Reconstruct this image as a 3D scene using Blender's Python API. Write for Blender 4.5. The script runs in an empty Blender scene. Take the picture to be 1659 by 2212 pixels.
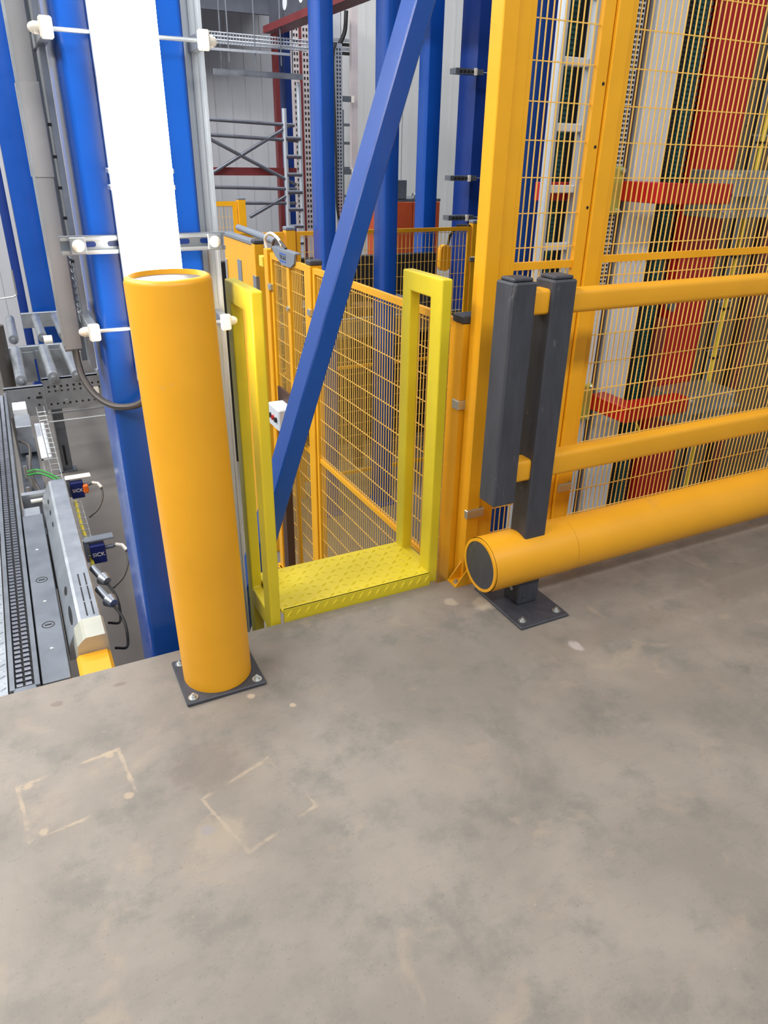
import bpy, bmesh, math, random
from mathutils import Vector, Matrix
random.seed(7)
S = bpy.context.scene
COL = S.collection

# ------------------------------------------------------------------ camera
F_PX, YAW, PITCH, ROLL, CAM_Z = 1566.68, 0.472421, 0.456103, -0.017203, 1.6
def cam_axes():
    cy, sy = math.cos(YAW), math.sin(YAW)
    f0 = Vector((sy, cy, 0)); r0 = Vector((cy, -sy, 0))
    f = math.cos(PITCH) * f0 + Vector((0, 0, -math.sin(PITCH)))
    d = f.cross(r0)
    r = math.cos(ROLL) * r0 + math.sin(ROLL) * d
    d2 = -math.sin(ROLL) * r0 + math.cos(ROLL) * d
    return r, d2, f
r_, d_, f_ = cam_axes()
cd = bpy.data.cameras.new('camera')
cd.sensor_fit = 'VERTICAL'; cd.sensor_height = 24.0
cd.lens = F_PX / 2212.0 * 24.0
cd.clip_start = 0.05; cd.clip_end = 200
cam = bpy.data.objects.new('camera', cd)
m = Matrix((r_, -d_, -f_)).transposed().to_4x4()
m.translation = Vector((0, 0, CAM_Z))
cam.matrix_world = m
COL.objects.link(cam); S.camera = cam

# ------------------------------------------------------------------ world, lights, exposure
w = bpy.data.worlds.new('hall_ambience'); S.world = w; w.use_nodes = True
w.node_tree.nodes['Background'].inputs[0].default_value = (0.86, 0.93, 1.0, 1)
w.node_tree.nodes['Background'].inputs[1].default_value = 0.31

def area(name, loc, rot, sx, sy, watts, col):
    l = bpy.data.lights.new(name, 'AREA'); l.shape = 'RECTANGLE'
    l.size = sx; l.size_y = sy; l.energy = watts; l.color = col
    o = bpy.data.objects.new(name, l); o.location = loc; o.rotation_euler = rot
    COL.objects.link(o); return o
area('hall_area_light', (-3.4, 5.0, 5.4), (0, -0.62, 0), 0.8, 11.0, 760, (1.0, 0.98, 0.94))
area('hall_area_light', (2.5, 8.6, 6.4), (0, 0, 0), 9.0, 0.7, 260, (0.97, 0.98, 1.0))
area('hall_area_light', (3.4, 4.9, 5.8), (0.6, 0, 0), 8.0, 0.7, 250, (0.98, 0.98, 1.0))
area('hall_area_light', (1.6, -3.2, 6.6), (0.85, 0, 0), 9.0, 0.8, 330, (1.0, 0.97, 0.95))  # fill added behind the camera to brighten faces turned this way

S.view_settings.view_transform = 'Standard'
S.view_settings.look = 'None'
S.view_settings.gamma = 1.0
S.view_settings.use_curve_mapping = False
S.view_settings.exposure = 0.16

# ------------------------------------------------------------------ materials
def lin(c):
    return tuple(((v / 255) / 12.92 if v / 255 <= 0.04045 else ((v / 255 + 0.055) / 1.055) ** 2.4) for v in c)
MATS = {}
def mat(name, rgb, rough=0.5, metal=0.0, var=0.10, scale=6.0, bump=0.0, bscale=60.0, stretch=None, spec=0.5, emit=None, scuff=None):
    if name in MATS: return MATS[name]
    M = bpy.data.materials.new(name); M.use_nodes = True
    nt = M.node_tree; N = nt.nodes; L = nt.links
    b = N['Principled BSDF']
    c = lin(rgb)
    b.inputs['Roughness'].default_value = rough
    b.inputs['Metallic'].default_value = metal
    b.inputs['Specular IOR Level'].default_value = spec
    tc = N.new('ShaderNodeTexCoord'); mp = N.new('ShaderNodeMapping')
    L.new(tc.outputs['Object'], mp.inputs[0])
    if stretch: mp.inputs['Scale'].default_value = stretch
    nz = N.new('ShaderNodeTexNoise'); nz.inputs['Scale'].default_value = scale
    nz.inputs['Detail'].default_value = 5; nz.inputs['Roughness'].default_value = 0.6
    L.new(mp.outputs[0], nz.inputs[0])
    cr = N.new('ShaderNodeValToRGB')
    cr.color_ramp.elements[0].position = 0.3; cr.color_ramp.elements[1].position = 0.7
    cr.color_ramp.elements[0].color = tuple(v * (1 - var) for v in c) + (1,)
    cr.color_ramp.elements[1].color = tuple(min(1, v * (1 + var)) for v in c) + (1,)
    L.new(nz.outputs[0], cr.inputs[0]); L.new(cr.outputs[0], b.inputs['Base Color'])
    mr = N.new('ShaderNodeMapRange'); mr.inputs[3].default_value = max(0, rough - 0.08); mr.inputs[4].default_value = min(1, rough + 0.1)
    L.new(nz.outputs[0], mr.inputs[0]); L.new(mr.outputs[0], b.inputs['Roughness'])
    if bump:
        n2 = N.new('ShaderNodeTexNoise'); n2.inputs['Scale'].default_value = bscale; n2.inputs['Detail'].default_value = 3
        L.new(mp.outputs[0], n2.inputs[0])
        bp = N.new('ShaderNodeBump'); bp.inputs['Strength'].default_value = bump; bp.inputs['Distance'].default_value = 0.01
        L.new(n2.outputs[0], bp.inputs['Height']); L.new(bp.outputs[0], b.inputs['Normal'])
    if scuff:
        m2 = N.new('ShaderNodeMapping'); m2.inputs['Scale'].default_value = scuff[1]; m2.inputs['Rotation'].default_value = (.3, .2, .4)
        L.new(tc.outputs['Object'], m2.inputs[0])
        n3 = N.new('ShaderNodeTexNoise'); n3.inputs['Scale'].default_value = scuff[2]; n3.inputs['Detail'].default_value = 6; n3.inputs['Roughness'].default_value = .65; n3.inputs['Distortion'].default_value = .6
        L.new(m2.outputs[0], n3.inputs[0])
        r3 = N.new('ShaderNodeMapRange'); r3.inputs[1].default_value = scuff[3]; r3.inputs[2].default_value = scuff[3] + .12; r3.inputs[4].default_value = scuff[4]
        L.new(n3.outputs[0], r3.inputs[0])
        mx = N.new('ShaderNodeMix'); mx.data_type = 'RGBA'; L.new(r3.outputs[0], mx.inputs[0]); L.new(cr.outputs[0], mx.inputs[6])
        mx.inputs[7].default_value = lin(scuff[0]) + (1,); L.new(mx.outputs[2], b.inputs['Base Color'])
    if emit:
        b.inputs['Emission Color'].default_value = lin(emit[0]) + (1,)
        b.inputs['Emission Strength'].default_value = emit[1]
    MATS[name] = M
    return M

YEL = mat('fence_yellow', (238, 172, 26), 0.38, var=0.05, bump=0.02, bscale=400)
YELD = mat('barrier_yellow', (234, 166, 30), 0.42, var=0.06, scale=3, bump=0.015, bscale=200, scuff=((206, 160, 92), (1, 1, 1), 5, .64, .5))
WIRE = mat('fence_wire_lit', (242, 196, 96), 0.35, var=0.05)  # same yellow as the fence, paled to carry the shine on the wires
LEM = mat('safety_lemon', (224, 204, 44), 0.38, var=0.06, scale=5)
BLUE = mat('column_blue', (14, 72, 158), 0.24, var=0.10, scale=2.5, bump=0.01, bscale=300, scuff=((70, 104, 160), (2, 2, .6), 9, .68, .45))
NAVY = mat('column_navy', (16, 50, 122), 0.36, var=0.10, scale=2.5)
BLK = mat('charcoal_plastic', (62, 64, 72), 0.5, var=0.18, scale=7, stretch=(4, 4, 1), bump=0.03, bscale=120, scuff=((128, 128, 130), (1, 1, .5), 14, .62, .6))
DARK = mat('black_rubber', (22, 22, 24), 0.6, var=0.15)
GALV = mat('galvanised_steel', (168, 174, 180), 0.36, 0.75, var=0.14, scale=9, bump=0.01)
GALVD = mat('grey_steel', (118, 124, 132), 0.42, 0.6, var=0.16, scale=7)
ZINC = mat('zinc_plated', (196, 200, 200), 0.3, 0.8, var=0.1)
ALU = mat('bright_aluminium', (205, 212, 220), 0.34, 0.55, var=0.07, stretch=(8, 8, .3))
DUCT = mat('grey_duct', (138, 138, 140), 0.5, 0.2, var=0.06)
WHITEP = mat('white_plastic', (232, 226, 214), 0.4, var=0.03)
WHITEU = mat('white_paint', (214, 220, 228), 0.35, var=0.04)
RED = mat('signal_red', (172, 16, 14), 0.36, var=0.08, scale=2)
REDD = mat('oxide_red', (110, 40, 42), 0.5, var=0.12)
ORNG = mat('orange_enamel', (176, 74, 38), 0.42, var=0.07)
GREEN = mat('green_belt', (18, 74, 76), 0.55, var=0.12)
BELT = mat('black_belt', (20, 24, 26), 0.55, var=0.2, scale=20)
BEIGE = mat('beige_profile', (112, 96, 78), 0.4, 0.3, var=0.08)
BROWN = mat('brown_housing', (70, 48, 38), 0.5, var=0.2)
GREYM = mat('interlock_grey', (122, 130, 142), 0.45, var=0.04)
CABLE = mat('dark_cable', (66, 62, 60), 0.42, var=0.1, scale=20)
STEELT = mat('scaffold_tube', (120, 124, 134), 0.33, 0.7, var=0.1)
WALLM = mat('wall_panel_grey', (196, 198, 204), 0.55, var=0.05, scale=1.2, stretch=(3, 3, .3))
WALLM2 = mat('wall_panel_white', (214, 215, 214), 0.55, var=0.04, scale=1.2, stretch=(3, 3, .3))
DECK = mat('dark_deck', (74, 78, 88), 0.6, 0.2, var=0.15)
CONC2 = mat('lower_concrete', (108, 104, 100), 0.6, var=0.16, scale=1.6, bump=0.03)
SENS = mat('sensor_blue', (22, 34, 96), 0.4, var=0.05)
YELC = mat('yellow_conduit', (226, 208, 70), 0.4, var=0.04)
GRN = mat('green_wire', (40, 140, 50), 0.45, var=0.05)
ORW = mat('orange_plug', (235, 110, 30), 0.4, var=0.03)
PINK = mat('perforated_offwhite', (206, 196, 196), 0.45, 0.2, var=0.06)
LOGO = mat('print_blue', (36, 84, 176), 0.5, var=0.02)
LAMP = mat('lamp_diffuser', (250, 250, 250), 0.4, var=0.01, emit=((255, 250, 240), 14.0))

def floor_material():
    M = bpy.data.materials.new('mezzanine_concrete'); M.use_nodes = True
    nt = M.node_tree; N = nt.nodes; L = nt.links; b = N['Principled BSDF']
    tc = N.new('ShaderNodeNewGeometry'); P = tc.outputs['Position']
    def noise(scale, detail=6, rough=.6, st=None, dist=0):
        src = P
        if st:
            mp = N.new('ShaderNodeMapping'); mp.inputs['Scale'].default_value = st[0]; mp.inputs['Rotation'].default_value = (0, 0, st[1])
            L.new(P, mp.inputs[0]); src = mp.outputs[0]
        n = N.new('ShaderNodeTexNoise'); n.inputs['Scale'].default_value = scale; n.inputs['Detail'].default_value = detail
        n.inputs['Roughness'].default_value = rough; n.inputs['Distortion'].default_value = dist
        L.new(src, n.inputs[0]); return n.outputs[0]
    def math_(op, a, b_=None, clamp=False):
        n = N.new('ShaderNodeMath'); n.operation = op; n.use_clamp = clamp
        for i, v in enumerate((a, b_)):
            if v is None: continue
            if isinstance(v, (int, float)): n.inputs[i].default_value = v
            else: L.new(v, n.inputs[i])
        return n.outputs[0]
    def ramp(v, p0, p1, a=0., bb=1.):
        n = N.new('ShaderNodeMapRange'); n.inputs[1].default_value = p0; n.inputs[2].default_value = p1
        n.inputs[3].default_value = a; n.inputs[4].default_value = bb; n.interpolation_type = 'SMOOTHSTEP'
        L.new(v, n.inputs[0]); return n.outputs[0]
    def mix(fac, A, B):
        n = N.new('ShaderNodeMix'); n.data_type = 'RGBA'
        for i, v in ((0, fac), (6, A), (7, B)):
            if isinstance(v, (int, float)): n.inputs[i].default_value = v
            elif isinstance(v, tuple): n.inputs[i].default_value = lin(v) + (1,)
            else: L.new(v, n.inputs[i])
        return n.outputs[2]
    sx = N.new('ShaderNodeSeparateXYZ'); L.new(P, sx.inputs[0]); X, Y = sx.outputs[0], sx.outputs[1]
    c = mix(ramp(noise(2.2, 7, .62, dist=.4), .35, .68), (130, 123, 115), (145, 137, 128))
    c = mix(ramp(noise(5.0, 8, .7), .46, .70, 0, .7), c, (110, 109, 104))
    c = mix(ramp(noise(14, 5, .7, ((1, 3.5, 1), .5)), .54, .78, 0, .32), c, (104, 97, 92))
    c = mix(ramp(noise(4.2, 6, .6, ((1, 1, 1), 1.0), 1.2), .56, .70, 0, .5), c, (156, 143, 128))
    c = mix(ramp(noise(160, 2, .6), .64, .74, 0, .45), c, (84, 77, 71))
    c = mix(ramp(noise(36, 4, .55, ((1, 1, 1), .3)), .71, .77, 0, .55), c, (172, 159, 142))
    n_edge = noise(22, 5, .7)
    patchy = ramp(noise(7.5, 3, .6, ((1, 1, 1), .7)), .42, .58)
    def box_sd(cx, cy, hx, hy, rot=0):
        x = math_('SUBTRACT', X, cx); y = math_('SUBTRACT', Y, cy)
        if rot:
            ca, sa = math.cos(rot), math.sin(rot)
            x, y = (math_('ADD', math_('MULTIPLY', x, ca), math_('MULTIPLY', y, sa)),
                    math_('SUBTRACT', math_('MULTIPLY', y, ca), math_('MULTIPLY', x, sa)))
        return math_('MAXIMUM', math_('SUBTRACT', math_('ABSOLUTE', x), hx), math_('SUBTRACT', math_('ABSOLUTE', y), hy))
    def outline(cx, cy, hx, hy, rot, wd, col, amt):
        nonlocal c
        e = math_('ABSOLUTE', box_sd(cx, cy, hx, hy, rot))
        e = math_('ADD', e, math_('MULTIPLY', math_('SUBTRACT', n_edge, .5), wd * 5.5))
        c = mix(math_('MULTIPLY', ramp(e, wd * .4, wd * 1.6, amt, 0.), patchy), c, col)
    def blot(cx, cy, r, col, amt, sq=1.0):
        nonlocal c
        x = math_('SUBTRACT', X, cx); y = math_('MULTIPLY', math_('SUBTRACT', Y, cy), sq)
        d = math_('SQRT', math_('ADD', math_('MULTIPLY', x, x), math_('MULTIPLY', y, y)))
        d = math_('ADD', d, math_('MULTIPLY', math_('SUBTRACT', n_edge, .5), r * 1.6))
        c = mix(ramp(d, r * .55, r * 1.15, amt, 0.), c, col)
    # marks left by removed base plates, drill holes and chips
    outline(-0.082, 1.682, .137, .105, .10, .0048, (172, 156, 136), .8)
    for q in ((-.204, 1.765), (.018, 1.787), (.045, 1.608), (-.175, 1.580)): blot(q[0], q[1], .014, (172, 156, 134), .75)
    outline(0.36, 1.43, .11, .115, .30, .0045, (170, 155, 135), .65)
    blot(.26, 1.62, .12, (108, 99, 93), .45, 1.2)
    blot(.23, 1.37, .075, (160, 147, 130), .5)
    blot(.21, 1.40, .018, (140, 134, 134), .8)
    blot(-.099, 2.092, .022, (120, 106, 98), .75, 1.6); blot(.096, 2.105, .020, (118, 104, 96), .7, 1.8); blot(-.095, 1.834, .018, (118, 108, 100), .6, 1.5)
    blot(.47, 1.86, .014, (200, 182, 158), .7); blot(.58, 1.76, .01, (204, 186, 160), .6)
    blot(1.625, 1.613, .024, (190, 182, 180), .7, .7); blot(1.47, 1.99, .05, (198, 184, 162), .5)
    blot(1.36, 2.06, .03, (196, 184, 164), .5)
    L.new(c, b.inputs['Base Color'])
    L.new(ramp(noise(3, 5), .3, .7, .42, .58), b.inputs['Roughness'])
    b.inputs['Specular IOR Level'].default_value = .35
    bp = N.new('ShaderNodeBump'); bp.inputs['Strength'].default_value = .10; bp.inputs['Distance'].default_value = .004
    L.new(noise(70, 4, .6), bp.inputs['Height']); L.new(bp.outputs[0], b.inputs['Normal'])
    return M
FLOORM = floor_material()

# ------------------------------------------------------------------ mesh building
WLOC = {}
class MB:
    def __init__(s): s.v = []; s.f = []
    def add(s, vs, fs):
        n = len(s.v); s.v += [tuple(p) for p in vs]; s.f += [tuple(i + n for i in q) for q in fs]; return s
    def box(s, x0, x1, y0, y1, z0, z1, c=0.0):
        return s.obox(((x0 + x1) / 2, (y0 + y1) / 2, (z0 + z1) / 2), ((1, 0, 0), (0, 1, 0), (0, 0, 1)),
                      (abs(x1 - x0) / 2, abs(y1 - y0) / 2, abs(z1 - z0) / 2), c)
    def obox(s, cen, ax, h, c=0.0):
        cen = Vector(cen); A = [Vector(a).normalized() for a in ax]
        if c <= 0:
            vs = [cen + A[0] * h[0] * i + A[1] * h[1] * j + A[2] * h[2] * k for i in (-1, 1) for j in (-1, 1) for k in (-1, 1)]
            return s.add(vs, [(0, 1, 3, 2), (4, 6, 7, 5), (0, 4, 5, 1), (2, 3, 7, 6), (0, 2, 6, 4), (1, 5, 7, 3)])
        c = min(c, .49 * 2 * min(h)); vs = []; idx = {}
        for i in (-1, 1):
            for j in (-1, 1):
                for k in (-1, 1):
                    sg = (i, j, k)
                    for a in range(3):
                        e = [h[q] - (0 if q == a else c) for q in range(3)]
                        idx[(sg, a)] = len(vs)
                        vs.append(cen + A[0] * e[0] * i + A[1] * e[1] * j + A[2] * e[2] * k)
        fs = []
        for a in range(3):
            o1, o2 = [q for q in range(3) if q != a]
            for t in (-1, 1):
                q = []
                for u, v in ((-1, -1), (1, -1), (1, 1), (-1, 1)):
                    sg = [0, 0, 0]; sg[a] = t; sg[o1] = u; sg[o2] = v; q.append(idx[(tuple(sg), a)])
                fs.append(q)
            for u in (-1, 1):
                for v in (-1, 1):
                    s1 = [0, 0, 0]; s1[a] = -1; s1[o1] = u; s1[o2] = v; s2 = list(s1); s2[a] = 1
                    s1, s2 = tuple(s1), tuple(s2)
                    fs.append([idx[(s1, o1)], idx[(s2, o1)], idx[(s2, o2)], idx[(s1, o2)]])
        for i in (-1, 1):
            for j in (-1, 1):
                for k in (-1, 1): fs.append([idx[((i, j, k), a)] for a in range(3)])
        return s.add(vs, fs)
    def cyl(s, p0, p1, r, n=16, r2=None, caps=True, ph=0.0):
        p0, p1 = Vector(p0), Vector(p1); d = (p1 - p0).normalized()
        u = d.orthogonal().normalized(); w_ = d.cross(u); r2 = r if r2 is None else r2
        vs = []
        for p, rr in ((p0, r), (p1, r2)):
            for i in range(n):
                t = ph + 2 * math.pi * i / n; vs.append(p + (u * math.cos(t) + w_ * math.sin(t)) * rr)
        fs = [(i, (i + 1) % n, n + (i + 1) % n, n + i) for i in range(n)]
        if caps: fs += [tuple(range(n - 1, -1, -1)), tuple(range(n, 2 * n))]
        return s.add(vs, fs)
    def ring(s, p0, p1, ro, ri, n=48):
        p0, p1 = Vector(p0), Vector(p1); d = (p1 - p0).normalized(); u = d.orthogonal().normalized(); w_ = d.cross(u); vs = []
        for p, rr in ((p0, ro), (p1, ro), (p1, ri), (p0, ri)):
            for i in range(n):
                t = 2 * math.pi * i / n; vs.append(p + (u * math.cos(t) + w_ * math.sin(t)) * rr)
        fs = []
        for k in range(4):
            for i in range(n): fs.append((k * n + i, k * n + (i + 1) % n, ((k + 1) % 4) * n + (i + 1) % n, ((k + 1) % 4) * n + i))
        return s.add(vs, fs)
    def tube(s, pts, r, n=8, close=False):
        P = [Vector(p) for p in pts]; k = len(P); u = None; vs = []
        for i in range(k):
            t = (P[min(i + 1, k - 1)] - P[max(i - 1, 0)]).normalized()
            if u is None: u = t.orthogonal().normalized()
            else: u = (u - t * u.dot(t)).normalized()
            w_ = t.cross(u)
            for j in range(n):
                a = 2 * math.pi * j / n; vs.append(P[i] + (u * math.cos(a) + w_ * math.sin(a)) * r)
        fs = [(i * n + j, i * n + (j + 1) % n, (i + 1) * n + (j + 1) % n, (i + 1) * n + j) for i in range(k - 1) for j in range(n)]
        fs += [tuple(range(n)), tuple(range((k - 1) * n, k * n))]
        return s.add(vs, fs)
    def dome(s, cen, d, r, n=14, m_=5, flat=1.0):
        cen = Vector(cen); d = Vector(d).normalized(); u = d.orthogonal().normalized(); w_ = d.cross(u); vs = []
        for k in range(m_):
            t = math.pi / 2 * k / m_
            for i in range(n):
                a = 2 * math.pi * i / n; vs.append(cen + (u * math.cos(a) + w_ * math.sin(a)) * r * math.cos(t) + d * r * flat * math.sin(t))
        vs.append(cen + d * r * flat)
        fs = [(k * n + i, k * n + (i + 1) % n, (k + 1) * n + (i + 1) % n, (k + 1) * n + i) for k in range(m_ - 1) for i in range(n)]
        fs += [((m_ - 1) * n + i, (m_ - 1) * n + (i + 1) % n, m_ * n) for i in range(n)] + [tuple(range(n))]
        return s.add(vs, fs)
    def prism(s, poly, axis, a0, a1):
        n = len(poly); vs = []
        for a in (a0, a1):
            for p in poly:
                q = [0, 0, 0]; o = [i for i in range(3) if i != axis]; q[axis] = a; q[o[0]] = p[0]; q[o[1]] = p[1]; vs.append(q)
        return s.add(vs, [(i, (i + 1) % n, n + (i + 1) % n, n + i) for i in range(n)] + [tuple(range(n)), tuple(range(n, 2 * n))])
    def rprism(s, axis, a0, a1, u0, u1, v0, v1, rad, seg=4):
        poly = []
        for cx, cy, st in ((u1 - rad, v1 - rad, 0), (u0 + rad, v1 - rad, 1), (u0 + rad, v0 + rad, 2), (u1 - rad, v0 + rad, 3)):
            for i in range(seg + 1):
                t = math.pi / 2 * (st + i / seg); poly.append((cx + rad * math.cos(t), cy + rad * math.sin(t)))
        return s.prism(poly, axis, a0, a1)
    def build(s, name, material, parent=None, smooth=35, kind=None, label=None):
        if parent is None:
            lo = [min(v[i] for v in s.v) for i in range(3)]; hi = [max(v[i] for v in s.v) for i in range(3)]
            base = Vector(((lo[0] + hi[0]) / 2, (lo[1] + hi[1]) / 2, lo[2]))
        else: base = WLOC[parent.name]
        me = bpy.data.meshes.new(name)
        me.from_pydata([tuple(Vector(v) - base) for v in s.v], [], s.f)
        bm = bmesh.new(); bm.from_mesh(me); bmesh.ops.recalc_face_normals(bm, faces=bm.faces); bm.to_mesh(me); bm.free()
        if smooth:
            me.shade_smooth(); me.set_sharp_from_angle(angle=math.radians(smooth))
        me.materials.append(material)
        o = bpy.data.objects.new(name, me); COL.objects.link(o)
        if parent is None: o.location = base
        else: o.parent = parent
        WLOC[o.name] = base
        if kind: o['kind'] = kind
        if label: o['label'] = label
        return o
def thing(name, label, cat, loc=(0, 0, 0), group=None):
    o = bpy.data.objects.new(name, None); o.empty_display_size = .1; COL.objects.link(o); o.location = loc
    o['label'] = label; o['category'] = cat
    if group: o['group'] = group
    WLOC[o.name] = Vector(loc); return o
def tag(o, label, cat, group=None):
    o['label'] = label; o['category'] = cat
    if group: o['group'] = group
    return o
def struct(o): o['kind'] = 'structure'; return o
def dup(root, off, label):
    """copy of a thing with its parts and sub-parts, moved by off"""
    off = Vector(off)
    def cp(o, par):
        c = o.copy(); COL.objects.link(c); c.parent = par
        for ch in list(o.children): cp(ch, c)
        return c
    r = cp(root, None); r.location = root.location + off; r['label'] = label
    return r
def bolt(x, y, z, parent, r=.012, axis=(0, 0, 1)):
    a = Vector(axis); p = Vector((x, y, z))
    b = MB(); b.cyl(p, p + a * .0025, r * 1.35, 16); b.cyl(p + a * .0025, p + a * .010, r * .85, 6); b.cyl(p + a * .010, p + a * .016, r * .45, 8)
    return b.build('anchor_bolt', ZINC, parent)
def lettering(txt, size, loc, mtx, material, parent, depth=.0006):
    cu = bpy.data.curves.new('lettering', 'FONT'); cu.body = txt; cu.size = size; cu.extrude = depth; cu.align_x = 'CENTER'; cu.align_y = 'CENTER'
    t = bpy.data.objects.new('tmp_text', cu); COL.objects.link(t)
    bpy.context.view_layer.update()
    me = bpy.data.meshes.new_from_object(t); bpy.data.objects.remove(t)
    me.transform(Matrix.Translation(Vector(loc) - WLOC[parent.name]) @ mtx)
    me.materials.clear(); me.materials.append(material)
    o = bpy.data.objects.new('lettering', me); COL.objects.link(o); o.parent = parent; WLOC[o.name] = WLOC[parent.name]
    return o

EDGE = 2.212      # edge of the mezzanine
LOW = -1.2        # lower floor level

# ================================================================== STRUCTURE
fl = struct(MB().box(-6, 9, -5, EDGE, -.30, 0, .004).build('floor', FLOORM, smooth=0))
struct(MB().box(-8, 14, EDGE - .5, 13, LOW - .2, LOW).build('floor', CONC2, smooth=0))
wb = struct(MB().box(-8, 14, 12.16, 12.4, LOW, 7).build('wall_back', WALLM, smooth=0))
x = -7.9
k = 0
while x < 13.5:     # sandwich panels with shallow ribs
    b = MB(); b.box(x + .006, x + 1.094, 12.10, 12.16, LOW, 7)
    for j in range(4): b.box(x + .12 + j * .26, x + .16 + j * .26, 12.092, 12.10, LOW, 7)
    b.build('wall_panel', WALLM2 if x > 5 else WALLM, wb, smooth=0)
    x += 1.1
struct(MB().box(-8.2, -8, -5, 12.4, LOW, 7).build('wall_left', WALLM, smooth=0))
struct(MB().box(14, 14.2, -5, 12.4, LOW, 7).build('wall_right', WALLM2, smooth=0))

# ================================================================== BOLLARD
R = thing('bollard', 'round yellow plastic bollard on black base plate in front of glowing lamp', 'bollard', (.404, 2.016, 0))
MB().box(.272, .536, 1.892, 2.134, 0, .014, .003).build('base_plate', BLK, R, smooth=0)
rb = .1125
prof = [(0, rb), (1.285, rb), (1.296, rb - .004), (1.3, rb - .012)]
b = MB(); n = 56; vs = []
for z, rr in prof + [(1.3, rb - .013), (1.285, rb - .0155)]:
    for i in range(n):
        a = 2 * math.pi * i / n; vs.append((.404 + rr * math.cos(a), 2.016 + rr * math.sin(a), .0145 + z))
m_ = len(prof) + 2
b.add(vs, [(k * n + i, k * n + (i + 1) % n, (k + 1) * n + (i + 1) % n, (k + 1) * n + i) for k in range(m_ - 1) for i in range(n)])
body = b.build('bollard_tube', YELD, R, smooth=50)
body.rotation_euler = (0, -.016, 0)
MB().cyl((.404, 2.016, 1.27), (.404, 2.016, 1.3015), rb - .016, 48).build('top_cap', BLK, body, label='dark recessed top cap')
for q in ((.297, 1.917), (.511, 1.917), (.297, 2.109), (.511, 2.109)): bolt(q[0], q[1], .014, R)

# ================================================================== BARRIER
R = thing('impact_barrier', 'low yellow guard barrier with fat tube, two rails and charcoal posts', 'barrier', (1.62, 1.96, 0))
for px_ in (0, 2.1):
    bp_ = MB().box(1.497 + px_, 1.725 + px_, 1.776, 2.10, 0, .012, .003).build('base_plate', BLK, R, smooth=0)
    for q in ((1.53, 1.815), (1.692, 1.815), (1.53, 2.065), (1.692, 2.065)): bolt(q[0] + px_, q[1], .012, R)
    MB().box(1.574 + px_, 1.672 + px_, 1.908, 2.006, .012, 1.250, .006).build('post', BLK, R, smooth=0)
    MB().box(1.584 + px_, 1.662 + px_, 1.918, 1.996, 1.2495, 1.262, .004).build('post_cap', BLK, R, smooth=0)
# short hanging end post
MB().box(1.414, 1.510, 1.908, 2.004, .472, 1.250, .006).build('end_post', BLK, R, smooth=0)
MB().box(1.424, 1.500, 1.918, 1.994, 1.2495, 1.262, .004).build('post_cap', BLK, R, smooth=0)
for z in (1.14, .545):
    MB().rprism(0, 1.505, 1.58, 1.922, 1.99, z, z + .082, .012, 3).build('spacer_stub', LEM if 0 else YELD, R, label='short yellow rail stub between the two posts')
for z0, z1 in ((1.136, 1.214), (.541, .632)):
    MB().rprism(0, 1.668, 3.68, 1.922, 1.990, z0, z1, .018, 4).build('guard_rail', YELD, R)
tz, ty, tr = .212, 1.957, .108
b = MB(); b.cyl((1.418, ty, tz), (1.80, ty, tz), tr, 56, caps=False); b.ring((1.410, ty, tz), (1.4185, ty, tz), tr - .003, tr - .014, 56)
b.build('end_sleeve', YELD, R)
MB().cyl((1.802, ty, tz), (4.4, ty, tz), tr - .0012, 56).build('guard_tube', YELD, R)
MB().cyl((1.4125, ty, tz), (1.44, ty, tz), tr - .012, 48).build('end_cap', BLK, R, label='scuffed black disc closing the tube end')
b = MB(); b.cyl((1.5735, 1.95, .072), (1.568, 1.95, .072), .010, 12); b.build('side_screw', ZINC, R)

# ================================================================== STEP-THROUGH PLATFORM
R = thing('ladder_platform', 'lemon yellow landing of diamond plate with two tall handrail loops', 'platform', (1.03, 2.37, 0))
MB().box(.706, 1.350, 2.216, 2.515, .040, .052).build('tread_plate', LEM, R, smooth=0)
MB().box(.714, 1.350, 2.2135, 2.222, -.04, .052).build('front_lip', LEM, R, smooth=0)
b = MB()
def lozenge(cx, cy, cz, ang, l, w_, h, vert=False):
    ca, sa = math.cos(ang), math.sin(ang); pts = []
    for u, v, t in ((-l, 0, 0), (0, -w_, 0), (l, 0, 0), (0, w_, 0), (-l * .4, 0, h), (l * .4, 0, h)):
        a, c_ = u * ca - v * sa, u * sa + v * ca
        pts.append((cx + a, cy - t, cz + c_) if vert else (cx + a, cy + c_, cz + t))
    b.add(pts, [(0, 1, 5, 4), (1, 2, 5), (2, 3, 4, 5), (3, 0, 4), (0, 3, 2, 1)])
for i in range(17):
    for j in range(7):
        lozenge(.732 + i * .0375, 2.236 + j * .041, .052, .6 if (i + j) % 2 else -.6, .017, .006, .0045)
for i in range(17): lozenge(.735 + i * .0375, 2.2135, .03, .95, .022, .006, .005, True)
b.build('tread_pattern', LEM, R, kind='stuff', smooth=0)
MB().box(.706, 1.350, 2.488, 2.515, -.06, .040).build('rear_lip', LEM, R, smooth=0)
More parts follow.
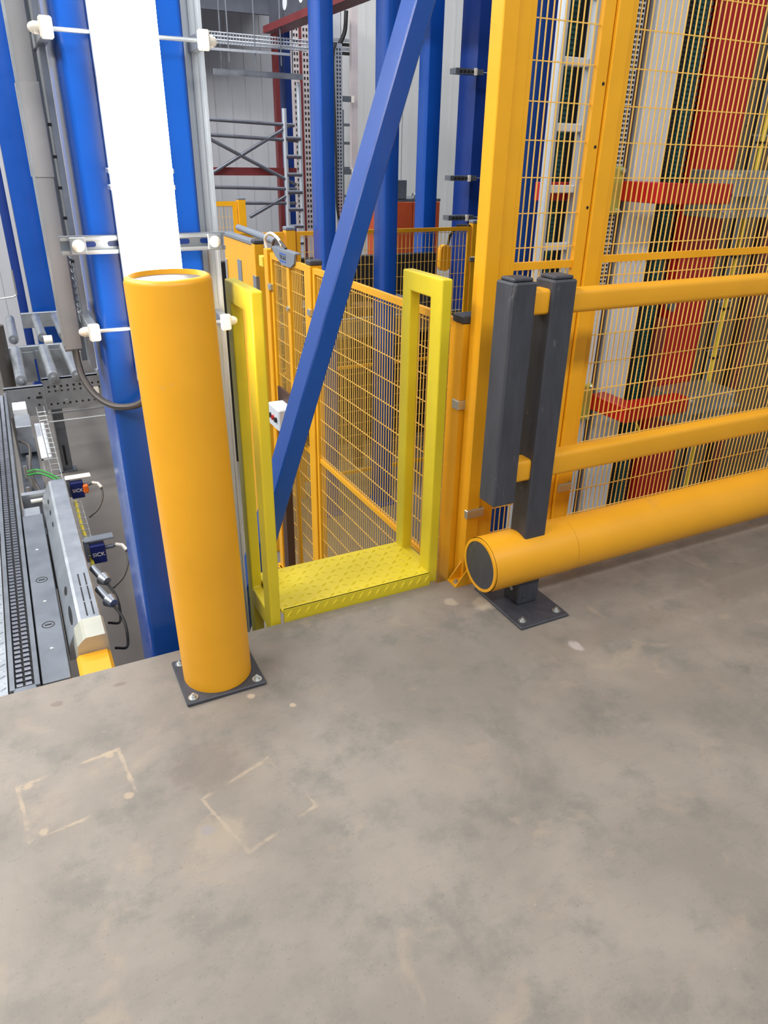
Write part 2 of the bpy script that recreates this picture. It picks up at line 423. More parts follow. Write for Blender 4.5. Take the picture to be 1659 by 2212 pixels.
for nm, x0, x1 in (('left', .663, .704), ('right', 1.346, 1.390)):
    zt = 1.222; yb, yf = 2.513, 2.222
    zb, zi = (-.05, .030) if nm == 'left' else (.0, .052)
    outer = [(yf, zb), (yb, zb), (yb, zt), (yf, zt)]; inner = [(yf + .078, zi), (yb - .062, zi), (yb - .062, zt - .072), (yf + .078, zt - .072)]
    vs = [(x_, p[0], p[1]) for x_ in (x0, x1) for p in outer + inner]
    fs = []
    for i in range(4):
        k = (i + 1) % 4
        fs += [(i, k, 4 + k, 4 + i), (8 + i, 8 + k, 12 + k, 12 + i), (i, k, 8 + k, 8 + i), (4 + i, 4 + k, 12 + k, 12 + i)]
    o = MB().add(vs, fs).build('handrail_loop', LEM, R, smooth=0)
    bv = o.modifiers.new('edge_rounding', 'BEVEL'); bv.width = .006; bv.segments = 3; bv.limit_method = 'ANGLE'
    if nm == 'left':
        for y0, y1 in ((yf, yf + .078), (yb - .062, yb)): MB().box(x0 + .002, x1 - .002, y0 + .002, y1 - .002, -.75, zb).build('support_leg', LEM, R, smooth=0)

# ================================================================== MAIN COLUMN, BRACE
R = thing('steel_column', 'broad blue steel column carrying the glowing vertical lamp', 'column', (.39, 2.47, LOW))
MB().rprism(2, LOW + .02, 6.0, .232, .552, 2.305, 2.655, .016, 3).build('column_shaft', BLUE, R)
MB().box(.12, .66, 2.22, 2.80, LOW, LOW + .025).build('base_plate', BLUE, R, smooth=0)
R = thing('diagonal_brace', 'long slanting blue box-section brace rising behind the lemon handrails', 'brace', (.55, 2.66, -.6))
p0 = Vector((.512, 2.66, -.66)); p1 = Vector((1.987, 2.66, 3.62))
dvec = (p1 - p0).normalized(); side = Vector((0, 1, 0)); nrm = dvec.cross(side)
MB().obox((p0 + p1) / 2, (dvec, side, nrm), ((p1 - p0).length / 2, .062, .0365), .005).build('brace_tube', BLUE, R, smooth=0)
MB().obox(p0 + dvec * .1 + Vector((0, .0, 0)), (dvec, side, nrm), (.14, .008, .11)).build('gusset_plate', BLUE, R, smooth=0)

# ================================================================== LAMP on the column
R = thing('vertical_lamp', 'glaring white linear lamp standing upright before the blue column', 'lamp', (.378, 2.24, .98))
MB().rprism(2, 1.0, 3.4, .300, .456, 2.152, 2.225, .022, 5).build('diffuser', LAMP, R)
MB().rprism(2, .98, 3.42, .304, .452, 2.226, 2.262, .006, 2).build('housing', WHITEU, R)
for z in (1.555, 1.515):
    MB().box(.2925, .4635, 2.185, 2.232, z - .006, z + .006, .002).build('clip', ZINC, R, smooth=0)

# slotted strut across the column
R = thing('slotted_strut', 'horizontal slotted steel strut with square washers across the lamp column', 'strut', (.383, 2.28, 1.365))
b = MB()
b.box(.155, .612, 2.298, 2.302, 1.342, 1.388)
b.box(.155, .612, 2.272, 2.302, 1.385, 1.389); b.box(.155, .612, 2.272, 2.302, 1.341, 1.345)
b.box(.155, .612, 2.272, 2.275, 1.378, 1.389); b.box(.155, .612, 2.272, 2.275, 1.341, 1.352)
b.build('channel', GALV, R, smooth=0)
for i in range(6):
    xs = .215 + i * .0655
    MB().rprism(1, 2.2955, 2.2985, xs, xs + .034, 1.358, 1.372, .0065, 4).build('slot', NAVY, R)
for xs in (.199, .580):
    wq = MB().box(xs - .021, xs + .021, 2.266, 2.272, 1.343, 1.387, .002).build('square_washer', GALV, R, smooth=0)
    MB().dome((xs, 2.266, 1.365), (0, -1, 0), .0165, 20, 6, .8).build('cap_nut', WHITEP, wq)

def side_clamp(z, label, zr):
    R = thing('rod_clamp', label, 'clamp', (.39, 2.28, z))
    MB().cyl((.18, 2.262, z), (.61, 2.262, z), .0055, 10).build('threaded_rod', GALV, R)
    for xs, sg in ((.203, -1), (.588, 1)):
        MB().box(xs - .013, xs + .013, 2.246, 2.72, z - .019, z + .019, .002).build('strut_arm', GALV, R, smooth=0)
        e = MB().box(xs - .0155, xs + .0155, 2.236, 2.254, z - .024, z + .024, .004).build('end_cap', WHITEP, R, smooth=0)
        MB().cyl((xs + sg * .013, 2.262, z), (xs + sg * .028, 2.262, z), .014, 16).build('nut', WHITEP, R)
        MB().dome((xs + sg * .028, 2.262, z), (sg, 0, 0), .0125, 16, 5, 1.0).build('cap_nut', WHITEP, R)
side_clamp(1.868, 'upper rod clamp with white end caps on the lamp column', 0)
side_clamp(1.132, 'lower rod clamp with white end caps beside the bollard', 0)

# bright aluminium rail, right of the column, and thin one left
R = thing('aluminium_rail', 'bright grooved aluminium rail running down right of the lamp column', 'rail', (.60, 2.40, LOW))
b = MB(); b.box(.560, .618, 2.372, 2.43, LOW, 5.5); b.box(.560, .568, 2.366, 2.372, LOW, 5.5); b.box(.582, .598, 2.366, 2.372, LOW, 5.5); b.box(.611, .618, 2.366, 2.372, LOW, 5.5)
b.build('rail_profile', ALU, R, smooth=0)
for i in range(12):
    MB().cyl((.618, 2.39, .2 + i * .28), (.6225, 2.39, .2 + i * .28), .004, 8).build('rivet', ZINC, R)
R = thing('cable_channel', 'thin galvanised channel between grey cable duct and blue lamp column', 'channel', (.21, 2.50, .9))
MB().box(.196, .212, 2.44, 2.56, .98, 5.5).build('channel_web', GALV, R, smooth=0)
MB().box(.180, .214, 2.555, 2.57, .98, 5.5).build('channel_flange', GALVD, R, smooth=0)
for z in (1.30, 1.42, 1.50, 1.58, 1.66): MB().box(.186, .196, 2.437, 2.45, z, z + .008).build('clip', DARK, R, smooth=0)

R = thing('cable_duct', 'flat grey cable duct with overlapping covers left of the lamp', 'duct', (.155, 2.45, 1.04))
for i, (z0, z1, o_) in enumerate(((1.045, 1.535, 0), (1.530, 1.765, .003), (1.760, 5.5, 0))):
    MB().box(.126 - o_, .180 + o_, 2.432 - o_, 2.50, z0, z1, .003).build('duct_cover', DUCT, R, smooth=0)
MB().box(.123, .130, 2.428, 2.44, 1.06, 5.5).build('edge_trim', GALV, R, smooth=0)
MB().box(.128, .178, 2.440, 2.498, 1.04, 1.046).build('end_plate', GALVD, R, smooth=0)
pts = [(.186 + .003 * math.cos(t * 1.3), 2.44 + .003 * math.sin(t * 1.3), 1.33 - t * .0042) for t in range(44)]
o = MB().tube(pts, .0028, 6).build('twisted_wire', GALV); tag(o, 'thin twisted wire hanging beside the grey cable duct', 'wire')
pts = []
key = [(.158, 2.45, 1.06), (.158, 2.43, 1.00), (.166, 2.40, .955), (.188, 2.36, .915), (.225, 2.31, .893), (.268, 2.275, .893), (.305, 2.25, .908), (.345, 2.235, .95), (.365, 2.232, 1.0)]
def catmull(K, n=8):
    K = [Vector(k) for k in K]; K = [K[0] * 2 - K[1]] + K + [K[-1] * 2 - K[-2]]; out = []
    for i in range(1, len(K) - 2):
        for j in range(n):
            t = j / n; a, b_, c_, d = K[i - 1:i + 3]
            out.append(.5 * ((2 * b_) + (c_ - a) * t + (2 * a - 5 * b_ + 4 * c_ - d) * t * t + (3 * b_ - a - 3 * c_ + d) * t ** 3))
    out.append(K[-2]); return out
o = MB().tube(catmull(key), .0105, 10).build('power_cable', CABLE); tag(o, 'thick dark power cable looping from grey duct to the lamp', 'cable')

# ================================================================== MESH FENCES
def wires(axis, fix, a0, a1, z0, z1, sv, sh, d=.0036, zs=None):
    b = MB(); h = d / 2
    def bar(u0, u1, q0, q1, off):
        if axis == 0: b.box(u0, u1, fix + off - h, fix + off + h, q0, q1)
        else: b.box(fix + off - h, fix + off + h, u0, u1, q0, q1)
    n = int((a1 - a0) / sv)
    for i in range(1, n + 1):
        u = a0 + (a1 - a0) * i / (n + 1); bar(u - h, u + h, z0, z1, 0)
    for z in (zs if zs else [z0 + sh * (i + 1) for i in range(int((z1 - z0) / sh))]):
        if z0 < z < z1: bar(a0, a1, z - h, z + h, d)
    return b
def bx(axis, fix, a0, a1, z0, z1, t, c=0.0, off=0.0):
    b = MB()
    if axis == 0: b.box(a0, a1, fix + off - t / 2, fix + off + t / 2, z0, z1, c)
    else: b.box(fix + off - t / 2, fix + off + t / 2, a0, a1, z0, z1, c)
    return b
def panel(R, axis, fix, a0, a1, z0, z1, rails=(), sv=.0262, sh=.1135, fr=.026, zs=None, fmat=None):
    fm = fmat or YEL
    for u0, u1 in ((a0, a0 + fr), (a1 - fr, a1)): bx(axis, fix, u0, u1, z0, z1, .022).build('frame_stile', fm, R, smooth=0)
    for q0, q1 in ((z0, z0 + fr), (z1 - fr, z1)): bx(axis, fix, a0 + fr, a1 - fr, q0, q1, .022).build('frame_rail', fm, R, smooth=0)
    for z in rails: bx(axis, fix, a0 + fr, a1 - fr, z, z + .026, .018, off=.004).build('mid_rail', fm, R, smooth=0)
    wires(axis, fix, a0 + fr, a1 - fr, z0 + fr, z1 - fr, sv, sh, zs=zs).build('wire_mesh', WIRE, R, kind='stuff', smooth=0)
def post(R, x0, x1, y0, y1, z0, z1, cap=None, m_=None):
    p = MB().box(x0, x1, y0, y1, z0, z1, .003).build('post', m_ or YEL, R, smooth=0)
    if cap: MB().box(x0 - .002, x1 + .002, y0 - .002, y1 + .002, z1, z1 + .028, .006).build('post_cap', cap, R, smooth=0)
    return p
def clip(R, x0, x1, y0, y1, z):
    c_ = MB().box(x0, x1, y0, y1, z - .018, z + .018, .002).build('clip', ZINC, R, smooth=0)
    return c_

# --- tall guard on the mezzanine edge
R = thing('tall_mesh_guard', 'tall yellow mesh guard standing on the floor edge behind the barrier', 'fence', (2.5, 2.22, 0))
ZH = [1.315 + .1135 * i for i in range(-12, 24)]
post(R, 1.494, 1.554, 2.188, 2.258, .006, 4.6)
MB().box(1.554, 1.604, 2.196, 2.222, .12, 4.55).build('frame_stile', YEL, R, smooth=0)
panel(R, 0, 2.209, 1.604, 1.912, .12, 4.55, rails=(1.24,), zs=ZH, fr=.020)
post(R, 1.942, 2.004, 2.188, 2.258, .006, 4.6)
MB().box(1.912, 1.936, 2.198, 2.222, .12, 4.55).build('frame_stile', YEL, R, smooth=0)
panel(R, 0, 2.209, 2.008, 3.74, .12, 4.55, rails=(1.25,), zs=ZH, fr=.024)
post(R, 3.745, 3.807, 2.188, 2.258, .006, 4.6)
# foot of the first post: flange plate with gussets
MB().box(1.432, 1.62, 2.142, 2.205, 0, .006).build('foot_plate', YEL, R, smooth=0)
for yq in (2.143, 2.200):
    MB().prism([(1.434, .006), (1.497, .085), (1.497, .006)], 1, yq, yq + .005).build('foot_gusset', YEL, R, smooth=0)
for xq in (1.452, 1.53): bolt(xq, 2.17, .006, R, .009)
for z in (.305,): clip(R, 1.489, 1.572, 2.180, 2.20, z)
for z in (.46, .335): clip(R, 1.95, 2.02, 2.180, 2.20, z)
for z in (1.64, 1.445, 1.83):
    MB().cyl((1.924, 2.1975, z), (1.924, 2.1965, z), .0055, 10).build('screw_hole', DARK, R)

# --- lower fence running away from the platform
R = thing('mesh_fence', 'lower yellow mesh fence running away from the lemon platform', 'fence', (1.5, 3.1, LOW))
FX = 1.492
p = post(R, 1.470, 1.545, 2.262, 2.335, LOW + .01, 1.052, None)
MB().box(1.467, 1.548, 2.259, 2.338, 1.052, 1.082, .005).build('post_cap', BLK, R, smooth=0, label='dark grey plastic post cap')
panel(R, 1, FX, 2.342, 3.79, -1.06, 1.058, rails=(-.055,), sv=.0262, sh=.1135, fr=.028)
post(R, 1.472, 1.542, 3.80, 3.866, LOW + .01, 1.066, BLK)
MB().box(1.43, 1.58, 3.76, 3.90, LOW, LOW + .01).build('foot_plate', YEL, R, smooth=0)
clip(R, 1.462, 1.548, 2.254, 2.30, .745); clip(R, 1.462, 1.49, 3.795, 3.84, .82); clip(R, 1.462, 1.49, 3.795, 3.84, -.80)

# --- sliding mesh gate with grey interlock
R = thing('mesh_gate', 'yellow mesh gate with grey handle plate left of the slanting brace', 'gate', (1.49, 4.18, LOW))
panel(R, 1, FX - .002, 3.874, 4.49, -1.08, 1.060, rails=(-.055,), sv=.0275, sh=.1135, fr=.034)
bx(1, FX - .004, 4.15, 4.192, -1.046, 1.026, .022).build('centre_stile', YEL, R, smooth=0)
h = MB().prism([(4.42, 1.10), (4.02, 1.10), (4.04, 1.048), (4.10, 1.02), (4.25, 1.02), (4.36, 1.06)], 0, FX - .024, FX - .012).build('handle_plate', GREYM, R, smooth=0)
MB().box(FX - .02, FX + .015, 4.02, 4.42, 1.098, 1.106, .002).build('handle_lip', GREYM, R, smooth=0)
Mx = Matrix(((0, 0, -1, 0), (-1, 0, 0, 0), (0, 1, 0, 0), (0, 0, 0, 1)))
for z in (1.082, 1.040): MB().box(FX - .0248, FX - .0238, 4.165, 4.275, z - .0035, z + .0035).build('logo_bar', LOGO, R, smooth=0)
lettering('TROAX', .034, (FX - .0245, 4.22, 1.061), Mx, DARK, R)
MB().cyl((FX - .03, 4.17, .78), (FX - .012, 4.17, .78), .014, 12).build('knob', ZINC, R)
for z in (.86, ): clip(R, FX - .03, FX - .01, 4.46, 4.51, z)
R = thing('gate_post', 'slim yellow gate post with flanged foot on the lower floor', 'post', (1.49, 4.54, LOW))
post(R, 1.466, 1.530, 4.505, 4.572, LOW + .01, 1.078)
b = MB(); b.box(1.42, 1.58, 4.50, 4.58, LOW, LOW + .008); b.box(1.46, 1.54, 4.46, 4.62, LOW, LOW + .008); b.build('foot_flange', YEL, R, smooth=0)
for q in ((1.435, 4.54), (1.50, 4.475)): bolt(q[0], q[1], LOW + .008, R, .01)
R = thing('interlock_switch', 'small yellow interlock switch on the gate post with curled cable', 'switch', (1.47, 4.58, .98))
MB().box(1.455, 1.50, 4.573, 4.640, .965, 1.03, .004).build('switch_body', YELC, R, smooth=0)
MB().tube(catmull([(1.50, 4.60, 1.06), (1.49, 4.60, 1.13), (1.49, 4.50, 1.17), (1.49, 4.38, 1.16), (1.49, 4.28, 1.12)]), .009, 8).build('switch_cable', WHITEP, R)
MB().tube(catmull([(1.50, 4.50, 1.08), (1.49, 4.42, 1.14), (1.49, 4.32, 1.14), (1.49, 4.22, 1.11)]), .008, 8).build('switch_cable', CABLE, R)
# control box at the gate
R = thing('control_box', 'light grey push-button box on a dark stand behind the brace', 'control box', (1.40, 4.16, LOW))
MB().box(1.34, 1.45, 4.06, 4.26, .06, .20, .008).build('box_body', WHITEU, R, smooth=0)
for i, mm in enumerate((DARK, RED, DARK)): MB().cyl((1.34, 4.10 + i * .055, .13), (1.328, 4.10 + i * .055, .13), .016, 12).build('push_button', mm, R)
MB().box(1.38, 1.43, 4.12, 4.20, LOW, .06).build('stand', BROWN, R, smooth=0)
MB().box(1.436, 1.452, 3.95, 4.34, .02, .27).build('mounting_plate', BROWN, R, smooth=0)

# --- solid sheet gate further back
R = thing('sheet_gate', 'solid yellow sheet-metal gate leaf beyond the mesh gate', 'gate', (1.53, 5.2, LOW))
MB().box(1.505, 1.530, 4.87, 5.62, -1.05, 1.06, .003).build('leaf_sheet', YEL, R, smooth=0)
MB().box(1.495, 1.56, 4.87, 5.62, 1.06, 1.085, .003).build('top_channel', GREYM, R, smooth=0)
post(R, 1.480, 1.545, 4.80, 4.866, LOW, 1.075, BLK)
MB().box(1.50, 1.507, 5.20, 5.29, .78, .93).build('rating_plate', GREYM, R, smooth=0)
MB().box(1.476, 1.506, 4.80, 4.86, .78, .88, .003).build('latch_plate', GALV, R, smooth=0)
MB().box(1.498, 1.506, 4.90, 4.95, .93, 1.02, .003).build('hinge_tab', YEL, R, smooth=0)
MB().box(1.495, 1.506, 5.56, 5.60, .70, .90, .003).build('pull_handle', ZINC, R, smooth=0)
o = MB().cyl((1.62, 5.62, 1.11), (1.56, 4.58, 1.11), .022, 12).build('door_closer_rod', GREYM); tag(o, 'grey closer rod above the sheet gate and mesh gate', 'rod')

# --- fence across the back
R = thing('mesh_fence', 'distant yellow mesh fence crossing behind the two slim blue columns', 'fence', (2.7, 5.68, LOW))
post(R, 1.995, 2.075, 5.64, 5.71, LOW, 1.075, GREYM)
panel(R, 0, 5.66, 1.60, 1.985, -1.05, 1.065, rails=(-.06,), sv=.038, sh=.1135, fr=.03)
panel(R, 0, 5.66, 2.085, 3.685, -1.05, 1.065, rails=(-.06,), sv=.038, sh=.1135, fr=.03)
post(R, 3.695, 3.772, 5.64, 5.71, LOW, 1.09, GREYM)
clip(R, 3.68, 3.775, 5.63, 5.645, .80)
# --- far-left fence
R = thing('mesh_fence', 'farthest yellow mesh fence seen past the aluminium rail', 'fence', (2.3, 9.0, LOW))
post(R, 2.60, 2.69, 8.96, 9.04, LOW, 1.115, GREYM)
panel(R, 0, 9.0, 1.30, 2.59, -1.05, 1.10, rails=(-.06,), sv=.042, sh=.1135, fr=.05)
clip(R, 2.59, 2.70, 8.94, 8.96, .62)
post(R, 2.42, 2.50, 9.7, 9.78, LOW, 1.15, GREYM)

# ================================================================== BACK COLUMNS
def col(label, x0, x1, y0, y1, m_=BLUE, flange=0, zt=6.0, group=None):
    R = thing('steel_column', label, 'column', ((x0 + x1) / 2, (y0 + y1) / 2, LOW))
    MB().rprism(2, LOW + .02, zt, x0, x1, y0, y1, .012, 2).build('column_shaft', m_, R)
    MB().box(x0 - .02, x1 + .02, y0 - .02, y1 + .02, LOW, LOW + .02).build('base_plate', m_, R, smooth=0)
    return R
col('slim blue column left of the brace before the back fence', 2.13, 2.227, 5.2, 5.42)
col('slim blue column crossed by the brace before the back fence', 2.625, 2.732, 5.2, 5.40)
col('slim blue column behind the fence before the orange cabinet', 3.975, 4.125, 7.0, 7.2)
col('wide dark blue column with cable clamps behind tall yellow post', 4.19, 4.72, 6.5, 6.80, NAVY)
col('glossy blue column seen through the narrow mesh panel', 2.90, 3.12, 4.0, 4.3, BLUE)
col('distant blue column at far left behind the roller conveyor', .245, .520, 10.2, 10.6)
col('thin dark navy post left of the distant blue column', .10, .20, 10.35, 10.5, NAVY)
for i, z in enumerate((2.29, 1.424, 1.076)):
    R = thing('cable_clamp', ('topmost', 'middle', 'lowest')[i] + ' perforated clamp arm on the wide dark blue column', 'clamp', (4.1, 6.44, z))
    a = MB().box(3.91, 4.20, 6.40, 6.505, z - .022, z + .022).build('arm', GALVD, R, smooth=0)
    for j in range(5): MB().box(3.95 + j * .04, 3.975 + j * .04, 6.396, 6.40, z - .009, z + .009).build('arm_hole', DARK, R, smooth=0)
    MB().box(4.10, 4.125, 6.385, 6.40, z - .028, z + .028).build('end_cap', WHITEP, R, smooth=0)
    MB().cyl((4.12, 6.44, z), (4.75, 6.44, z), .006, 8).build('rod', GALV, R)

# orange cabinet etc
R = thing('electrical_cabinet', 'rusty orange cabinet with lifting eyes behind the back fence', 'cabinet', (4.44, 8.3, LOW))
MB().box(4.10, 4.40, 8.0, 8.6, LOW + .05, 1.13, .006).build('door_panel', ORNG, R, smooth=0)
MB().box(4.407, 4.76, 8.0, 8.6, LOW + .05, 1.13, .006).build('door_panel', ORNG, R, smooth=0)
MB().box(4.09, 4.77, 8.01, 8.6, 1.13, 1.16).build('top_plate', GALVD, R, smooth=0)
MB().box(4.10, 4.76, 8.02, 8.6, LOW, LOW + .05).build('plinth', DARK, R, smooth=0)
for xq in (4.42, 4.66): MB().ring((xq, 8.05, 1.19), (xq + .012, 8.05, 1.19), .035, .02, 16).build('lifting_eye', ZINC, R)
o = MB().box(4.14, 4.31, 8.0, 8.2, 1.162, 1.36, .004).build('junction_box', GALVD); tag(o, 'small grey junction box on top of the orange cabinet', 'box')
R = thing('hanging_plug', 'amber hanging plug unit behind the back fence near wide column', 'plug', (3.64, 6.0, .66))
MB().rprism(1, 5.97, 6.03, 3.585, 3.69, .66, .885, .045, 5).build('plug_body', YELD, R)
MB().tube([(3.67, 6.0, .86), (3.675, 5.98, .96), (3.675, 5.85, 1.06), (3.675, 5.68, 1.075), (3.675, 5.66, 1.068)], .012, 8).build('cord', DARK, R)

# ================================================================== SCAFFOLD, CABLE TRAYS, BEAMS (background)
def s8(x, z, Y=9.6, Y0=8.0):       # numbers were taken at 8 m and are set out at Y
    k = Y / Y0; return (x * k, Y, CAM_Z + (z - CAM_Z) * k)
R = thing('scaffold_tower', 'grey tubular scaffold tower with ladder frame against the far wall', 'scaffold', (3.0, 9.6, LOW))
T = [(((1.9, 1.905), (2.97, 1.87))), (((1.9, 1.77), (2.99, 1.73))), (((2.02, 1.39), (2.94, 1.88))), (((2.07, 1.73), (2.97, 1.31))), (((1.9, 1.295), (2.97, 1.27))),
     (((2.44, 1.0), (2.97, 1.26))), (((1.9, 1.145), (2.96, 1.13)))]
for q0, q1 in T:
    MB().cyl(s8(*q0), s8(*q1), .021, 10).build('brace_tube', STEELT, R)
for xq, zt in ((2.865, 2.02), (3.028, 2.25)):
    a = s8(xq, zt); MB().cyl((a[0], a[1], LOW), a, .029, 12).build('upright_tube', ALU, R)
for i in range(9):
    z = 1.75 - i * .17; a = s8(2.865, z); c_ = s8(3.028, z); MB().cyl((a[0], a[1] - .02, a[2]), (c_[0], c_[1] - .02, c_[2]), .024, 10).build('rung', STEELT, R)
a = s8(1.9, 1.435); c_ = s8(3.0, 1.405)
o = MB().box(a[0], c_[0], 9.66, 9.72, a[2] - .045, a[2] + .045).build('cross_beam', REDD); tag(o, 'dull red cross beam behind the scaffold tower', 'beam')
o = col('dark violet-blue column behind the scaffold ladder frame', 3.78, 3.98, 10.5, 10.7, NAVY)
o = MB().box(3.62, 3.68, 10.4, 10.5, LOW, 3.54).build('upright', REDD); tag(o, 'dull red upright left of the dark column by scaffold', 'upright')

def perf_upright(label, x0, x1, Y, m_, z0=.7, z1=3.4):
    R = thing('perforated_upright', label, 'upright', ((x0 + x1) / 2, Y, LOW))
    MB().box(x0, x1, Y, Y + .07, LOW, 3.54).build('upright_web', m_, R, smooth=0)
    b = MB(); z = z0
    while z < z1:
        for fx_ in (.3, .7):
            xx = x0 + (x1 - x0) * fx_; b.box(xx - .010, xx + .010, Y - .003, Y, z, z + .032)
        z += .065
    b.build('slot_row', DARK, R, kind='stuff', smooth=0)
    return R
perf_upright('pale perforated rack upright, left one beside the slim blue column', 3.72, 3.81, 10.0, PINK)
perf_upright('pale perforated rack upright, right one beside the slim blue column', 3.845, 3.945, 10.0, PINK)
o = MB().box(3.812, 3.843, 9.99, 10.06, LOW, 3.54).build('upright', REDD); tag(o, 'narrow dull red upright between two pale perforated uprights', 'upright')
for i, (xq, r_q) in enumerate(((3.985, .014), (4.03, .012), (4.062, .010))):
    o = MB().cyl((xq, 9.95, LOW), (xq, 9.95, 5.5), r_q, 8).build('conduit_pipe', STEELT)
    tag(o, ('leftmost', 'middle', 'rightmost')[i] + ' of three thin grey conduits right of the perforated uprights', 'pipe', 'thin conduits by the perforated uprights')
R = thing('vertical_cable_tray', 'bright perforated cable tray rising between two slim blue columns', 'cable tray', (3.91, 9.0, .7))
MB().box(3.865, 3.955, 9.0, 9.03, LOW, 2.75).build('tray_web', ALU, R, smooth=0)
b = MB()
for i in range(44):
    for xq in (3.885, 3.92): b.box(xq, xq + .016, 8.997, 9.0, .96 + i * .04, .982 + i * .04)
b.build('slot_row', DARK, R, kind='stuff', smooth=0)
MB().tube(catmull([(3.87, 8.98, 2.75), (3.83, 8.97, 2.55), (3.85, 8.97, 1.6), (3.86, 8.97, 1.0), (3.93, 8.97, .8), (4.05, 8.97, .5)]), .016, 8).build('tray_cable', DARK, R)
for z in (2.2, 1.42):
    MB().box(3.97, 4.07, 9.0, 9.03, z - .03, z + .03).build('bracket', GALVD, R, smooth=0); MB().box(4.07, 4.10, 8.98, 9.03, z - .035, z + .035).build('bracket_cap', WHITEP, R, smooth=0)
o = MB().box(4.12, 4.20, 9.1, 9.16, LOW, 5.0).build('upright', PINK); tag(o, 'plain pale upright right of the bright perforated cable tray', 'upright')
for i in range(3):
    o = MB().cyl((4.60 + i * .09, 10.9, LOW), (4.60 + i * .09, 10.9, 2.16 + .03 * (i == 2)), .028, 10).build('ladder_pole', STEELT)
    tag(o, ('left', 'middle', 'right')[i] + ' of three grey poles leaning on the far white wall', 'pole', 'three grey poles by the far wall')
R = thing('wall_rack', 'grey rack frame fixed to the white wall behind the poles', 'rack', (4.9, 11.5, .6))
for z in (1.0, 1.4, 1.75, 2.0): MB().box(4.6, 5.25, 11.5, 11.53, z, z + .04).build('rack_bar', GALVD, R, smooth=0)
MB().box(4.60, 4.64, 11.5, 11.54, LOW, 2.2).build('rack_post', GALVD, R, smooth=0); MB().box(5.2, 5.24, 11.5, 11.54, LOW, 2.2).build('rack_post', GALVD, R, smooth=0)

R = thing('wire_cable_tray', 'horizontal silver wire cable tray hanging under the dark deck', 'cable tray', (3.0, 9.2, 2.7))
for y_ in (9.1, 9.35):
    for z in (2.70, 2.735, 2.77): MB().cyl((1.6, y_, z + .005), (3.66, y_, z - .01), .007, 6).build('tray_wire', ALU, R)
b = MB()
for i in range(60):
    xq = 1.62 + i * .034
    b.box(xq, xq + .007, 9.095, 9.102, 2.70, 2.775); b.box(xq, xq + .007, 9.1, 9.35, 2.697, 2.704)
b.build('tray_mesh', ALU, R, kind='stuff', smooth=0)
for xq in (2.45, 2.75, 3.05):
    MB().box(xq, xq + .30, 9.08, 9.11, 2.60, 2.625).build('support_arm', ALU, R, smooth=0)
    MB().cyl((xq + .2, 9.1, 2.5), (xq + .2, 9.1, 3.5), .008, 6).build('hanger_rod', GALVD, R)
MB().box(2.55, 3.62, 9.4, 9.44, 2.40, 2.46).build('support_rail', GALV, R, smooth=0)
for xq in (2.65, 3.5): MB().cyl((xq, 9.42, 2.46), (xq, 9.36, 3.55), .008, 6).build('hanger_rod', GALVD, R)
R = thing('cable_tray_bend', 'silver cable tray corner beside the tall red-brown upright', 'cable tray', (4.0, 9.3, 2.7))
for i in range(4): MB().box(3.86 + i * .03, 4.19, 9.155 + i * .05, 9.20 + i * .05, 2.66 + i * .05, 2.69 + i * .05).build('tray_step', ALU if i % 2 else DARK, R, smooth=0)
MB().tube(catmull([(3.9, 9.2, 2.6), (4.0, 9.2, 2.75), (4.08, 9.2, 2.9), (4.10, 9.2, 3.1)]), .025, 8).build('tray_cable', DARK, R)
R = thing('pierced_beam', 'dark roof beam with round holes at the top of the view', 'beam', (3.32, 7.1, 2.86))
MB().box(3.30, 3.34, 4.6, 9.6, 2.93, 3.24).build('beam_web', DECK, R, smooth=0)
MB().box(3.22, 3.42, 4.6, 9.6, 2.86, 2.93).build('beam_flange', REDD, R, smooth=0)
for i in range(9): MB().cyl((3.295, 9.05 - i * .5, 3.09), (3.30, 9.05 - i * .5, 3.09), .07, 18).build('beam_hole', WHITEU, R)
o = MB().box(.75, 4.1, 9.95, 12.0, 3.55, 3.65).build('steel_deck', DECK); tag(o, 'dark steel deck above the scaffold at the top edge', 'deck')
o = MB().box(1.5, 4.2, 10.10, 10.16, 3.12, 3.55).build('deck_fascia', DECK); tag(o, 'dark grey deck fascia behind the wire cable tray', 'fascia')

# ================================================================== LIFT MACHINERY behind the tall guard
o = MB().box(3.62, 8.5, 4.75, 4.85, LOW, 5.5).build('dark_backdrop', DARK); tag(o, 'black backdrop added for the dark space behind red mast and white upright', 'panel')  # added black sheet, stands for the unlit space behind the masts
R = thing('white_upright', 'smooth white lift upright between black belts behind the mesh', 'upright', (3.29, 3.38, LOW))
MB().box(3.185, 3.392, 3.30, 3.46, LOW, 5.5, .006).build('upright_body', WHITEU, R, smooth=0)
def toothed(label, x0, x1, Y, mbase, mtooth, dz=.022, z1=2.9):
    R = thing('toothed_belt', label, 'belt', ((x0 + x1) / 2, Y, LOW))
    MB().box(x0, x1, Y, Y + .02, LOW + .05, 5.5).build('belt_strap', mbase, R, smooth=0)
    b = MB(); z = -1.0
    while z < z1: b.box(x0 + .01, x1 - .01, Y - .008, Y, z, z + dz * .5); z += dz
    b.build('belt_teeth', mtooth, R, kind='stuff', smooth=0)
toothed('black toothed belt right beside the white upright', 3.40, 3.50, 3.36, BELT, BELT)
toothed('dark green toothed belt between black belt and red mast', 3.502, 3.60, 3.37, GREEN, GREEN)
R = thing('lift_chain', 'grey double lift chain left of the red mast', 'chain', (3.64, 3.42, LOW))
b = MB()
for xq in (3.625, 3.655, 3.685):
    z = LOW + .1
    while z < 2.9: b.box(xq - .010, xq + .010, 3.40, 3.412, z, z + .020); z += .03
b.build('chain_links', GALVD, R, kind='stuff', smooth=0)
MB().box(3.61, 3.70, 3.415, 3.43, LOW, 5.5).build('chain_guide', BEIGE, R, smooth=0)
